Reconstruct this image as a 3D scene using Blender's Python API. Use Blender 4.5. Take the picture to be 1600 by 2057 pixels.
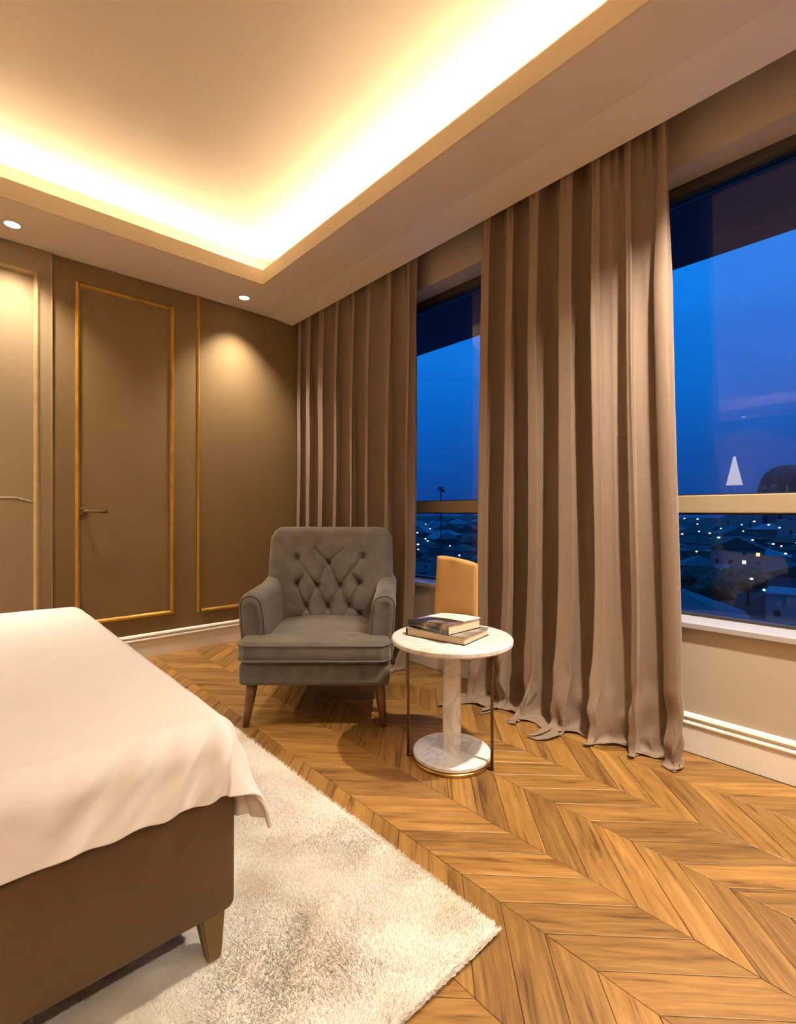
import bpy, bmesh, math, random
import numpy as np
from mathutils import Vector, Matrix, noise

for o in list(bpy.data.objects): bpy.data.objects.remove(o)
S = bpy.context.scene
COL = S.collection
PI = math.pi
random.seed(7)

# ------------------------------------------------------------------ camera
FPX = 985.0; W, H = 1600, 2057
YAW = math.radians(42.2)
CAMZ = 1.0
cam_d = bpy.data.cameras.new('camera'); cam = bpy.data.objects.new('camera', cam_d); COL.objects.link(cam)
cam_d.sensor_fit = 'VERTICAL'; cam_d.sensor_height = 36.0
cam_d.lens = FPX / H * 36.0
cam_d.clip_start = 0.02; cam_d.clip_end = 6000
cam.location = (0, 0, CAMZ)
cam.rotation_euler = (PI/2, 0, -YAW)
S.camera = cam
FW = Vector((math.sin(YAW), math.cos(YAW), 0)); RT = Vector((math.cos(YAW), -math.sin(YAW), 0))
def DL(d, lat, z=0.0):                      # depth along view, offset to the right, height -> point
    v = FW*d + RT*lat; return Vector((v.x, v.y, z))

# ------------------------------------------------------------------ world: blue dusk sky
wd = bpy.data.worlds.new('dusk_sky'); S.world = wd; wd.use_nodes = True
nt = wd.node_tree; nt.nodes.clear()
out = nt.nodes.new('ShaderNodeOutputWorld'); bg = nt.nodes.new('ShaderNodeBackground')
tc = nt.nodes.new('ShaderNodeTexCoord'); sx = nt.nodes.new('ShaderNodeSeparateXYZ')
cr = nt.nodes.new('ShaderNodeValToRGB')
cl = nt.nodes.new('ShaderNodeTexNoise'); cl.inputs['Scale'].default_value = 3.0; cl.inputs['Detail'].default_value = 4
cm = nt.nodes.new('ShaderNodeMapping'); cm.inputs['Scale'].default_value = (1, 1, 5)
md = nt.nodes.new('ShaderNodeMath'); md.operation = 'MULTIPLY_ADD'; md.inputs[1].default_value = 0.10; 
e = cr.color_ramp.elements
e[0].position = 0.0; e[0].color = (0.006, 0.052, 0.27, 1)
e[1].position = 0.60; e[1].color = (0.006, 0.285, 1.0, 1)
for p, c in ((0.08, (0.004, 0.075, 0.37, 1)), (0.20, (0.003, 0.13, 0.58, 1)), (0.36, (0.006, 0.215, 0.84, 1))):
    q = e.new(p); q.color = c
nt.links.new(tc.outputs['Generated'], sx.inputs[0])
nt.links.new(tc.outputs['Generated'], cm.inputs[0]); nt.links.new(cm.outputs[0], cl.inputs['Vector'])
nt.links.new(cl.outputs['Fac'], md.inputs[0]); nt.links.new(sx.outputs['Z'], md.inputs[2])
sb = nt.nodes.new('ShaderNodeMath'); sb.operation = 'SUBTRACT'; sb.inputs[1].default_value = 0.05
nt.links.new(md.outputs[0], sb.inputs[0]); nt.links.new(sb.outputs[0], cr.inputs[0])
nt.links.new(cr.outputs[0], bg.inputs[0]); bg.inputs[1].default_value = 1.0
nt.links.new(bg.outputs[0], out.inputs[0])

# ------------------------------------------------------------------ exposure and lamp strengths
S.view_settings.view_transform = 'Standard'; S.view_settings.look = 'None'
S.view_settings.gamma = 1.0; S.view_settings.use_curve_mapping = False
S.view_settings.exposure = 0.0
LED_STRENGTH = 110.0
LED_COLOR = (1.0, 0.72, 0.40)
SPOT_POWER = 470.0
SPOT_COLOR = (1.0, 0.885, 0.735)

# ------------------------------------------------------------------ room measures
XW = 2.29; XL = -5.20; YB = 3.71; YF = -1.60
ZS = 2.60; ZC = 2.84

# ------------------------------------------------------------------ materials
def mat(name, color, rough=0.6, metal=0.0, spec=0.5, sheen=0.0, noise_amt=0.0, noise_scale=8.0, bump=0.0, bump_scale=200.0,
        coat=0.0, emit=None, emit_s=0.0, stretch=(1, 1, 1), sheen_tint=None):
    m = bpy.data.materials.new(name); m.use_nodes = True
    n = m.node_tree; b = n.nodes['Principled BSDF']
    b.inputs['Base Color'].default_value = (*color, 1); b.inputs['Roughness'].default_value = rough
    b.inputs['Metallic'].default_value = metal; b.inputs['Specular IOR Level'].default_value = spec
    if sheen:
        b.inputs['Sheen Weight'].default_value = sheen; b.inputs['Sheen Roughness'].default_value = 0.4
        b.inputs['Sheen Tint'].default_value = (*(sheen_tint or color), 1)
    if coat: b.inputs['Coat Weight'].default_value = coat; b.inputs['Coat Roughness'].default_value = 0.15
    if emit: b.inputs['Emission Color'].default_value = (*emit, 1); b.inputs['Emission Strength'].default_value = emit_s
    if noise_amt or bump:
        t = n.nodes.new('ShaderNodeTexCoord'); mp = n.nodes.new('ShaderNodeMapping'); mp.inputs['Scale'].default_value = stretch
        n.links.new(t.outputs['Object'], mp.inputs[0])
    if noise_amt:
        z = n.nodes.new('ShaderNodeTexNoise'); z.inputs['Scale'].default_value = noise_scale; z.inputs['Detail'].default_value = 5
        n.links.new(mp.outputs[0], z.inputs['Vector'])
        r = n.nodes.new('ShaderNodeValToRGB')
        r.color_ramp.elements[0].position = 0.3; r.color_ramp.elements[1].position = 0.7
        r.color_ramp.elements[0].color = (*[c*(1-noise_amt) for c in color], 1)
        r.color_ramp.elements[1].color = (*[min(1, c*(1+noise_amt)) for c in color], 1)
        n.links.new(z.outputs['Fac'], r.inputs[0]); n.links.new(r.outputs[0], b.inputs['Base Color'])
    if bump:
        z2 = n.nodes.new('ShaderNodeTexNoise'); z2.inputs['Scale'].default_value = bump_scale; z2.inputs['Detail'].default_value = 3
        n.links.new(mp.outputs[0], z2.inputs['Vector'])
        bp = n.nodes.new('ShaderNodeBump'); bp.inputs['Strength'].default_value = bump; bp.inputs['Distance'].default_value = 0.002
        n.links.new(z2.outputs['Fac'], bp.inputs['Height']); n.links.new(bp.outputs[0], b.inputs['Normal'])
    return m

M = {}
M['wall_brown'] = mat('wall_brown', (0.185, 0.118, 0.050), 0.8, spec=.25, noise_amt=0.03, noise_scale=3, bump=0.08, bump_scale=400)
M['panel_beige'] = mat('panel_beige', (0.265, 0.185, 0.10), 0.8, spec=.25, noise_amt=0.03, noise_scale=3, bump=0.08, bump_scale=400)
M['wall_cream'] = mat('wall_cream', (0.48, 0.40, 0.30), 0.7, noise_amt=0.02, noise_scale=4, bump=0.08, bump_scale=300)
M['ceiling_white'] = mat('ceiling_white', (0.90, 0.83, 0.735), 0.8, noise_amt=0.01, noise_scale=2)
M['soffit'] = mat('soffit_paint', (0.90, 0.82, 0.75), 0.8, noise_amt=0.01, noise_scale=2)
M['lip'] = mat('cove_lip_glow_tint', (0.86, 0.75, 0.56), 0.7, noise_amt=0.01, noise_scale=2)  # golden tint: the LED glow on the lip is put into its colour
M['pelmet'] = mat('pelmet_bounce_tint', (0.94, 0.88, 0.81), 0.8, noise_amt=0.01, noise_scale=2)  # lighter than the soffit: light bounced on to the band, painted into its colour
M['trim_white'] = mat('trim_white', (0.84, 0.78, 0.69), 0.35, noise_amt=0.02, noise_scale=5)
M['gold'] = mat('gold_paint', (0.48, 0.27, 0.045), 0.38, 0.55, noise_amt=0.18, noise_scale=14)
M['beige_mould'] = mat('beige_moulding', (0.42, 0.28, 0.13), 0.45, 0.1, noise_amt=0.1, noise_scale=14)
M['bronze'] = mat('bronze', (0.16, 0.10, 0.05), 0.28, 0.9)
M['frame_dark'] = mat('window_frame_dark', (0.035, 0.028, 0.026), 0.4)
M['frame_beige'] = mat('transom_beige', (0.33, 0.25, 0.15), 0.45)
M['gasket'] = mat('gasket', (0.003, 0.003, 0.003), 0.6)
M['sill'] = mat('sill_stone', (0.40, 0.37, 0.36), 0.35, noise_amt=0.03)
M['ext'] = mat('exterior_slab', (0.10, 0.085, 0.10), 0.8)
M['velvet'] = mat('grey_velvet', (0.118, 0.103, 0.090), 0.75, spec=0.25, sheen=0.55, noise_amt=0.2, noise_scale=16, bump=0.25, bump_scale=500, sheen_tint=(0.75, 0.66, 0.56))
M['velvet_pipe'] = mat('grey_velvet_piping', (0.105, 0.09, 0.077), 0.7, sheen=0.3, sheen_tint=(0.7, 0.6, 0.5))
M['legwood'] = mat('dark_walnut', (0.13, 0.050, 0.016), 0.35, noise_amt=0.35, noise_scale=18, stretch=(6, 6, 0.6), coat=0.2)
M['curtain'] = mat('curtain_taupe', (0.238, 0.166, 0.116), 0.62, spec=0.3, sheen=0.5, noise_amt=0.05, noise_scale=60, bump=0.25, bump_scale=700, sheen_tint=(0.62, 0.48, 0.38))
M['leather'] = mat('brown_leather', (0.078, 0.039, 0.010), 0.55, noise_amt=0.1, noise_scale=5, bump=0.15, bump_scale=350)
M['bronze_leg'] = mat('antique_brass_leg', (0.20, 0.13, 0.05), 0.4, 0.7)
M['duvet'] = mat('white_cotton', (0.80, 0.735, 0.66), 0.8, spec=0.2, noise_amt=0.015, noise_scale=5, bump=0.1, bump_scale=500, sheen=0.1)
M['brass'] = mat('brass', (0.55, 0.36, 0.10), 0.25, 1.0)
M['brass_dark'] = mat('brown_brass', (0.15, 0.072, 0.03), 0.35, 0.85)
M['pages'] = mat('book_pages', (0.80, 0.66, 0.44), 0.8, noise_amt=0.06, noise_scale=40, stretch=(1, 1, 30))
M['black_cover'] = mat('black_cover', (0.02, 0.02, 0.022), 0.4)
M['kraft'] = mat('kraft_paper', (0.55, 0.33, 0.115), 0.8, noise_amt=0.06, noise_scale=9, bump=0.15, bump_scale=90)
M['chrome'] = mat('downlight_ring', (0.80, 0.76, 0.70), 0.35)
M['rail'] = mat('curtain_rail', (0.4, 0.36, 0.3), 0.5)

def emis(name, color, s):
    m = bpy.data.materials.new(name); m.use_nodes = True
    n = m.node_tree; n.nodes.clear(); o = n.nodes.new('ShaderNodeOutputMaterial'); e_ = n.nodes.new('ShaderNodeEmission')
    e_.inputs[0].default_value = (*color, 1); e_.inputs[1].default_value = s; n.links.new(e_.outputs[0], o.inputs[0]); return m
M['led'] = emis('led_light', LED_COLOR, LED_STRENGTH)
M['lens'] = emis('downlight_lens', (1.0, 0.86, 0.66), 22.0)
M['lampshade'] = emis('lit_lampshade', (1.0, 0.86, 0.70), 10.0)
M['linelamp'] = emis('line_lamp', (0.9, 0.9, 1.0), 3.0)

def glass_mat():
    m = bpy.data.materials.new('window_glass'); m.use_nodes = True
    n = m.node_tree; n.nodes.clear(); o = n.nodes.new('ShaderNodeOutputMaterial')
    tr = n.nodes.new('ShaderNodeBsdfTransparent'); gl = n.nodes.new('ShaderNodeBsdfGlossy'); gl.inputs['Roughness'].default_value = 0.0
    tr.inputs[0].default_value = (0.97, 0.98, 1, 1)
    fr = n.nodes.new('ShaderNodeFresnel'); fr.inputs[0].default_value = 1.66
    mx = n.nodes.new('ShaderNodeMixShader')
    n.links.new(fr.outputs[0], mx.inputs[0]); n.links.new(tr.outputs[0], mx.inputs[1]); n.links.new(gl.outputs[0], mx.inputs[2])
    n.links.new(mx.outputs[0], o.inputs[0]); return m
M['glass'] = glass_mat()

def marble_mat():
    m = bpy.data.materials.new('white_marble'); m.use_nodes = True
    n = m.node_tree; b = n.nodes['Principled BSDF']; b.inputs['Roughness'].default_value = 0.18
    t = n.nodes.new('ShaderNodeTexCoord')
    a = n.nodes.new('ShaderNodeTexNoise'); a.inputs['Scale'].default_value = 4.5; a.inputs['Detail'].default_value = 7; a.inputs['Distortion'].default_value = 1.6
    n.links.new(t.outputs['Object'], a.inputs['Vector'])
    r = n.nodes.new('ShaderNodeValToRGB'); els = r.color_ramp.elements
    els[0].position = 0.0; els[0].color = (0.80, 0.76, 0.70, 1); els[1].position = 1.0; els[1].color = (0.80, 0.76, 0.70, 1)
    for p, c in ((0.44, (0.80, 0.76, 0.70)), (0.485, (0.62, 0.575, 0.52)), (0.50, (0.45, 0.41, 0.37)), (0.515, (0.68, 0.64, 0.58)), (0.56, (0.80, 0.76, 0.70))):
        q = els.new(p); q.color = (*c, 1)
    n.links.new(a.outputs['Fac'], r.inputs[0])
    c2 = n.nodes.new('ShaderNodeTexNoise'); c2.inputs['Scale'].default_value = 3; n.links.new(t.outputs['Object'], c2.inputs['Vector'])
    mx = n.nodes.new('ShaderNodeMixRGB'); mx.inputs[2].default_value = (0.80, 0.76, 0.70, 1)
    n.links.new(c2.outputs['Fac'], mx.inputs[0]); n.links.new(r.outputs[0], mx.inputs[1]); n.links.new(mx.outputs[0], b.inputs['Base Color'])
    return m
M['marble'] = marble_mat()

def oak_mat(name, use_attr):
    m = bpy.data.materials.new(name); m.use_nodes = True
    n = m.node_tree; b = n.nodes['Principled BSDF']; b.inputs['Roughness'].default_value = 0.42; b.inputs['Specular IOR Level'].default_value = 0.4
    L = n.links.new
    uv = n.nodes.new('ShaderNodeUVMap'); uv.uv_map = 'UVMap'
    if use_attr:
        rn = n.nodes.new('ShaderNodeAttribute'); rn.attribute_name = 'plank_random'; ro = rn.outputs['Fac']
    else:
        rn = n.nodes.new('ShaderNodeObjectInfo'); ro = rn.outputs['Random']
    off = n.nodes.new('ShaderNodeMath'); off.operation = 'MULTIPLY'; off.inputs[1].default_value = 37.0; L(ro, off.inputs[0])
    cb = n.nodes.new('ShaderNodeCombineXYZ'); L(off.outputs[0], cb.inputs['X']); L(off.outputs[0], cb.inputs['Y']); L(off.outputs[0], cb.inputs['Z'])
    ad = n.nodes.new('ShaderNodeVectorMath'); ad.operation = 'ADD'; L(uv.outputs[0], ad.inputs[0]); L(cb.outputs[0], ad.inputs[1])
    mp = n.nodes.new('ShaderNodeMapping'); mp.inputs['Scale'].default_value = (2.2, 26, 1); L(ad.outputs[0], mp.inputs[0])
    g1 = n.nodes.new('ShaderNodeTexNoise'); g1.inputs['Scale'].default_value = 1.6; g1.inputs['Detail'].default_value = 6; g1.inputs['Roughness'].default_value = 0.62; g1.inputs['Distortion'].default_value = 0.7
    L(mp.outputs[0], g1.inputs['Vector'])
    mp2 = n.nodes.new('ShaderNodeMapping'); mp2.inputs['Scale'].default_value = (10, 260, 1); L(ad.outputs[0], mp2.inputs[0])
    g2 = n.nodes.new('ShaderNodeTexNoise'); g2.inputs['Scale'].default_value = 1.0; g2.inputs['Detail'].default_value = 3; L(mp2.outputs[0], g2.inputs['Vector'])
    r = n.nodes.new('ShaderNodeValToRGB'); els = r.color_ramp.elements
    els[0].position = 0.33; els[0].color = (0.115, 0.046, 0.010, 1); els[1].position = 0.72; els[1].color = (0.46, 0.245, 0.066, 1)
    for p, c in ((0.42, (0.26, 0.125, 0.028, 1)), (0.55, (0.345, 0.172, 0.042, 1))):
        q = els.new(p); q.color = c
    L(g1.outputs['Fac'], r.inputs[0])
    # plank-to-plank tone
    hv = n.nodes.new('ShaderNodeHueSaturation')
    mr = n.nodes.new('ShaderNodeMapRange'); mr.inputs['To Min'].default_value = 0.62; mr.inputs['To Max'].default_value = 1.06; L(ro, mr.inputs[0])
    L(mr.outputs[0], hv.inputs['Value']); L(r.outputs[0], hv.inputs['Color'])
    mf = n.nodes.new('ShaderNodeMapRange'); mf.inputs['From Min'].default_value = 0.35; mf.inputs['From Max'].default_value = 0.65
    mf.inputs['To Min'].default_value = 0.84; mf.inputs['To Max'].default_value = 1.08; L(g2.outputs['Fac'], mf.inputs[0])
    mx = n.nodes.new('ShaderNodeMixRGB'); mx.blend_type = 'MULTIPLY'; mx.inputs[0].default_value = 1.0
    L(hv.outputs[0], mx.inputs[1]); L(mf.outputs[0], mx.inputs[2]); L(mx.outputs[0], b.inputs['Base Color'])
    bp = n.nodes.new('ShaderNodeBump'); bp.inputs['Strength'].default_value = 0.25; bp.inputs['Distance'].default_value = 0.001
    L(g2.outputs['Fac'], bp.inputs['Height']); L(bp.outputs[0], b.inputs['Normal'])
    return m
M['oak'] = oak_mat('oak_plank', False); M['oak_stuff'] = oak_mat('oak_plank_joined', True)
M['subfloor'] = mat('floor_joint', (0.10, 0.05, 0.016), 0.8)

# ------------------------------------------------------------------ helpers
def obj(name, me, m=None, parent=None, label=None, cat=None, group=None, kind=None, smooth=False):
    if isinstance(me, bmesh.types.BMesh):
        d = bpy.data.meshes.new(name); me.normal_update(); me.to_mesh(d); me.free(); me = d
    o = bpy.data.objects.new(name, me); COL.objects.link(o)
    if m is not None and len(me.materials) == 0: me.materials.append(M[m] if isinstance(m, str) else m)
    if smooth:
        me.polygons.foreach_set('use_smooth', [True]*len(me.polygons))
    if parent is not None: o.parent = parent
    tag(o, label, cat, group, kind); return o
def tag(o, label=None, cat=None, group=None, kind=None):
    if label: o['label'] = label
    if cat: o['category'] = cat
    if group: o['group'] = group
    if kind: o['kind'] = kind
    return o
def empty(name, loc, label, cat, rz=0.0, group=None):
    o = bpy.data.objects.new(name, None); COL.objects.link(o); o.empty_display_size = 0.1
    o.location = loc; o.rotation_euler = (0, 0, rz); tag(o, label, cat, group); return o
def bx(bm, x0, x1, y0, y1, z0, z1, bevel=0.0, seg=2):
    r = bmesh.ops.create_cube(bm, size=1.0)
    vs = r['verts']
    bmesh.ops.scale(bm, verts=vs, vec=(x1-x0, y1-y0, z1-z0))
    bmesh.ops.translate(bm, verts=vs, vec=((x0+x1)/2, (y0+y1)/2, (z0+z1)/2))
    if bevel:
        es = list({e_ for v in vs for e_ in v.link_edges})
        bmesh.ops.bevel(bm, geom=es, offset=bevel, segments=seg, profile=0.5, affect='EDGES')
    return bm
def box(x0, x1, y0, y1, z0, z1, bevel=0.0, seg=2): return bx(bmesh.new(), x0, x1, y0, y1, z0, z1, bevel, seg)
def tube(pts, r, n=10, closed=False, bm=None):
    bm = bm or bmesh.new(); pts = [Vector(p) for p in pts]; N = len(pts); rings = []
    up = Vector((0, 0, 1)); prev = None
    for i, p in enumerate(pts):
        a = pts[(i-1) % N] if (closed or i > 0) else p
        b = pts[(i+1) % N] if (closed or i < N-1) else p
        t = (b-a).normalized()
        if prev is None:
            u = t.cross(up)
            if u.length < 1e-3: u = t.cross(Vector((1, 0, 0)))
            u.normalize()
        else:
            u = (prev - t*prev.dot(t)).normalized()
        prev = u; w = t.cross(u)
        rr = r[i] if isinstance(r, (list, tuple)) else r
        rings.append([bm.verts.new(p + (u*math.cos(2*PI*k/n) + w*math.sin(2*PI*k/n))*rr) for k in range(n)])
    for i in range(N if closed else N-1):
        A, B = rings[i], rings[(i+1) % N]
        for k in range(n): bm.faces.new((A[k], A[(k+1) % n], B[(k+1) % n], B[k]))
    if not closed:
        bm.faces.new(rings[0][::-1]); bm.faces.new(rings[-1])
    bmesh.ops.recalc_face_normals(bm, faces=bm.faces)
    return bm
def lathe(prof, n=48, cx=0, cy=0, bm=None):
    bm = bm or bmesh.new(); rings = []
    for r, z in prof:
        if r < 1e-6: rings.append([bm.verts.new((cx, cy, z))])
        else: rings.append([bm.verts.new((cx+r*math.cos(2*PI*k/n), cy+r*math.sin(2*PI*k/n), z)) for k in range(n)])
    for A, B in zip(rings, rings[1:]):
        for k in range(n):
            k2 = (k+1) % n
            if len(A) == 1 and len(B) == 1: continue
            if len(A) == 1: bm.faces.new((A[0], B[k2], B[k]))
            elif len(B) == 1: bm.faces.new((A[k], A[k2], B[0]))
            else: bm.faces.new((A[k], A[k2], B[k2], B[k]))
    bmesh.ops.recalc_face_normals(bm, faces=bm.faces)
    return bm
def sweep_profile(prof, p0, p1, nrm):
    """extrude a (depth, z) profile along p0->p1, depth measured along nrm"""
    bm = bmesh.new(); n = Vector(nrm)
    A = [bm.verts.new(Vector(p0)+n*d+Vector((0, 0, z))) for d, z in prof]
    B = [bm.verts.new(Vector(p1)+n*d+Vector((0, 0, z))) for d, z in prof]
    k = len(prof)
    for i in range(k): bm.faces.new((A[i], A[(i+1) % k], B[(i+1) % k], B[i]))
    bm.faces.new(A[::-1]); bm.faces.new(B); bmesh.ops.recalc_face_normals(bm, faces=bm.faces); return bm
def grid_mesh(name, P, closed_u=False):
    """P: array (nv, nu, 3)"""
    nv, nu = P.shape[:2]; me = bpy.data.meshes.new(name)
    idx = np.arange(nv*nu).reshape(nv, nu)
    f = np.stack([idx[:-1, :-1], idx[:-1, 1:], idx[1:, 1:], idx[1:, :-1]], -1).reshape(-1, 4)
    me.from_pydata(P.reshape(-1, 3).tolist(), [], f.tolist()); me.update(); return me
def slab(nu, nv, wfun, v0, v1, top, bot, xf=None):
    """closed cushion: rows over v, half width wfun(v); top/bot give heights"""
    verts = []; faces = []
    for layer in (top, bot):
        for j in range(nv):
            v = v0+(v1-v0)*j/(nv-1); w = wfun(v)
            for i in range(nu):
                x = (2*i/(nu-1)-1)*w; verts.append((x, v, layer(x, v, w)))
    o2 = nu*nv
    for j in range(nv-1):
        for i in range(nu-1):
            a = j*nu+i; faces.append((a, a+1, a+nu+1, a+nu)); faces.append((o2+a, o2+a+nu, o2+a+nu+1, o2+a+1))
    ring = [i for i in range(nu)]+[j*nu+nu-1 for j in range(1, nv)]+[(nv-1)*nu+i for i in range(nu-2, -1, -1)]+[j*nu for j in range(nv-2, 0, -1)]
    for a, b in zip(ring, ring[1:]+ring[:1]): faces.append((b, a, o2+a, o2+b))
    me = bpy.data.meshes.new('slab')
    if xf: verts = [xf(*p) for p in verts]
    me.from_pydata([tuple(v) for v in verts], [], faces); me.update()
    return me
def sstep(a, b, x):
    t = max(0.0, min(1.0, (x-a)/(b-a))); return t*t*(3-2*t)

# ================================================================== STRUCTURE
# ---- floor: chevron planks
floor = obj('floor', box(XL-0.1, XW+0.35, YF-0.1, YB+0.1, -0.08, -0.0035), 'subfloor', kind='structure')
CW = 0.245; PITCH = 0.128; J0 = 1.04
def plank_mesh(sgn):
    # parallelogram across one chevron column: x 0..CW, y shifts by sgn*x
    g = 0.0007; bev = 0.0014; zt = 0.0
    me = bpy.data.meshes.new('plank')
    def quad(i, z):
        return [(g+i, sgn*(g+i)+g*1.4+i*1.4, z), (CW-g-i, sgn*(CW-g-i)+g*1.4+i*1.4, z), (CW-g-i, sgn*(CW-g-i)+PITCH-g*1.4-i*1.4, z), (g+i, sgn*(g+i)+PITCH-g*1.4-i*1.4, z)]
    vs = quad(0, -0.012)+quad(0, zt-0.0009)+quad(bev, zt)
    fs = [(8, 9, 10, 11)]
    for k in range(4):
        k2 = (k+1) % 4; fs += [(k, k2, 4+k2, 4+k), (4+k, 4+k2, 8+k2, 8+k)]
    me.from_pydata(vs, [], fs); me.update()
    uvl = me.uv_layers.new(name='UVMap'); c = math.sqrt(0.5)
    for l in me.loops:
        x, y, z = me.vertices[l.vertex_index].co; uvl.data[l.index].uv = (c*(x+sgn*y), c*(y*1-sgn*x))
    me.materials.append(M['oak']); return me
PM = {1: plank_mesh(1), -1: plank_mesh(-1)}
cells = []
k0 = int(math.floor((XL-J0)/CW)); k1 = int(math.ceil((XW-J0)/CW))
for k in range(k0, k1):
    sgn = -1 if k % 2 == 0 else 1            # column right of J0 runs to the lower right
    x0 = J0+k*CW
    ybase = 0.0 if sgn == 1 else CW
    for j in range(int((YF-0.4)/PITCH), int((YB+0.4)/PITCH)+1):
        y0 = ybase+j*PITCH
        yc = y0+sgn*CW/2+PITCH/2; xc = x0+CW/2
        if yc < YF-0.05 or yc > YB+0.16 or xc < XL or xc > XW: continue
        d = xc*FW.x+yc*FW.y; lat = xc*RT.x+yc*RT.y
        vis = d > 0.7 and abs(lat) < d*0.812+0.16 and d*1.044+0.2 > CAMZ and not (0.15 > xc) and not (xc < 0.86 and 0.80 < yc < 3.1) and not (xc < 0.4 and yc < 3.1)
        cells.append((0 if vis else 1, d, sgn, x0, y0))
cells.sort(key=lambda c: (c[0], c[1]))
for q, (nvis, d, sgn, x0, y0) in enumerate(cells[:300]):
    o = bpy.data.objects.new('plank', PM[sgn]); COL.objects.link(o); o.parent = floor
    o.location = (x0, y0, random.uniform(-0.0004, 0.0004))
rest = cells[300:]
vs, fs, uvs, rnd = [], [], [], []
for (nvis, d, sgn, x0, y0) in rest:
    b0 = len(vs); me = PM[sgn]; r = random.random()
    vs += [(v.co.x+x0, v.co.y+y0, v.co.z) for v in me.vertices]
    for p in me.polygons:
        fs.append([b0+i for i in p.vertices]); rnd += [r]*len(p.vertices)
        uvs += [tuple(me.uv_layers[0].data[l].uv) for l in p.loop_indices]
me = bpy.data.meshes.new('plank_rest'); me.from_pydata(vs, [], fs); me.update()
ul = me.uv_layers.new(name='UVMap'); ul.data.foreach_set('uv', np.array(uvs, dtype=np.float32).ravel())
at = me.attributes.new('plank_random', 'FLOAT', 'CORNER'); at.data.foreach_set('value', np.array(rnd, dtype=np.float32))
obj('planks_remaining', me, 'oak_stuff', floor, kind='stuff')

# ---- ceiling: raised slab, soffit ring with light cove, pelmet over the curtains
TX1 = 1.61; TY1 = 3.19; TX0 = -4.66; TY0 = -1.05
CB = 0.14; CRT = 0.13; TF = 0.070                        # cove depth at back and at window side
ceil = obj('ceiling', box(XL-0.1, XW+0.31, YF-0.1, YB+0.1, ZC, ZC+0.12), 'ceiling_white', kind='structure')
bm = bmesh.new()
xi, yi, xo_, yo_ = TX0-CB, TY0-CB, TX1+CRT, TY1+CB   # solid soffit begins here
bx(bm, XL-0.05, 1.926, yo_, YB+0.05, ZS, ZC+0.01)
bx(bm, XL-0.05, 1.926, YF-0.05, yi, ZS, ZC+0.01)
bx(bm, xo_, 1.926, yi, yo_, ZS, ZC+0.01)
bx(bm, XL-0.05, xi, yi, yo_, ZS, ZC+0.01)
# trough floors
bx(bm, xi, xo_, TY1+0.014, yo_, ZS, ZS+TF); bx(bm, xi, xo_, yi, TY0-0.014, ZS, ZS+TF)
bx(bm, TX1+0.014, xo_, TY0-0.014, TY1+0.014, ZS, ZS+TF); bx(bm, xi, TX0-0.014, TY0-0.014, TY1+0.014, ZS, ZS+TF)
obj('soffit', bm, 'soffit', ceil)
LH = 0.098; LT = 0.014
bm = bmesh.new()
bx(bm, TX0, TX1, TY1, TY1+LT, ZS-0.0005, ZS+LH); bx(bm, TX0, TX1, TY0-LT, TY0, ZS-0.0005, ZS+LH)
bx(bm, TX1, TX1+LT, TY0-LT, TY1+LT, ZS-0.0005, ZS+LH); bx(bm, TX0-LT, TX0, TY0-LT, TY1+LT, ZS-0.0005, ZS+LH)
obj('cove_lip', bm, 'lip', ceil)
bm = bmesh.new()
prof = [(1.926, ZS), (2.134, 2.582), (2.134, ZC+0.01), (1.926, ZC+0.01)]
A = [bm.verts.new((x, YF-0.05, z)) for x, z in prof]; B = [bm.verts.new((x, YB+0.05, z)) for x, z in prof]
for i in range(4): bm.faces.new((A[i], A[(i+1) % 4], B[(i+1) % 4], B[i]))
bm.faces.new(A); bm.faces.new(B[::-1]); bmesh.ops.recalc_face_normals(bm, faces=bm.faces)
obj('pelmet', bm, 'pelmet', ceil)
# LED strips in the cove
def led(nm, p0, p1, inward):
    p0, p1 = Vector(p0), Vector(p1); n = Vector(inward); mid = (p0+p1)/2
    t = empty('led_strip', mid, 'warm glowing LED strip '+nm, 'light strip', group='cove light strips')
    def prism(sec):                                        # section (distance from lip outwards, height)
        bm = bmesh.new(); A = [bm.verts.new(p0-mid-n*d+Vector((0, 0, z))) for d, z in sec]; B = [bm.verts.new(p1-mid-n*d+Vector((0, 0, z))) for d, z in sec]
        k = len(sec)
        for i in range(k): bm.faces.new((A[i], A[(i+1) % k], B[(i+1) % k], B[i]))
        bm.faces.new(A); bm.faces.new(B[::-1]); bmesh.ops.recalc_face_normals(bm, faces=bm.faces); return bm
    obj('channel', prism([(.094, 0.0005), (.112, 0.0005), (.112, .023), (.1065, .024), (.0965, .006), (.094, .006)]), 'chrome', t)
    obj('diffuser', prism([(.0955, .0065), (.0962, .0061), (.1060, .0240), (.1053, .0244)]), 'led', t)
led('behind the lip along the panelled wall', (TX0, TY1, ZS+TF), (TX1, TY1, ZS+TF), (0, -1, 0))
led('behind the lip along the window side', (TX1, TY0, ZS+TF), (TX1, TY1, ZS+TF), (-1, 0, 0))
led('behind the lip on the side away from the panelled wall', (TX0, TY0, ZS+TF), (TX1, TY0, ZS+TF), (0, 1, 0))
led('behind the lip above the floor lamp', (TX0, TY0, ZS+TF), (TX0, TY1, ZS+TF), (1, 0, 0))

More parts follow.
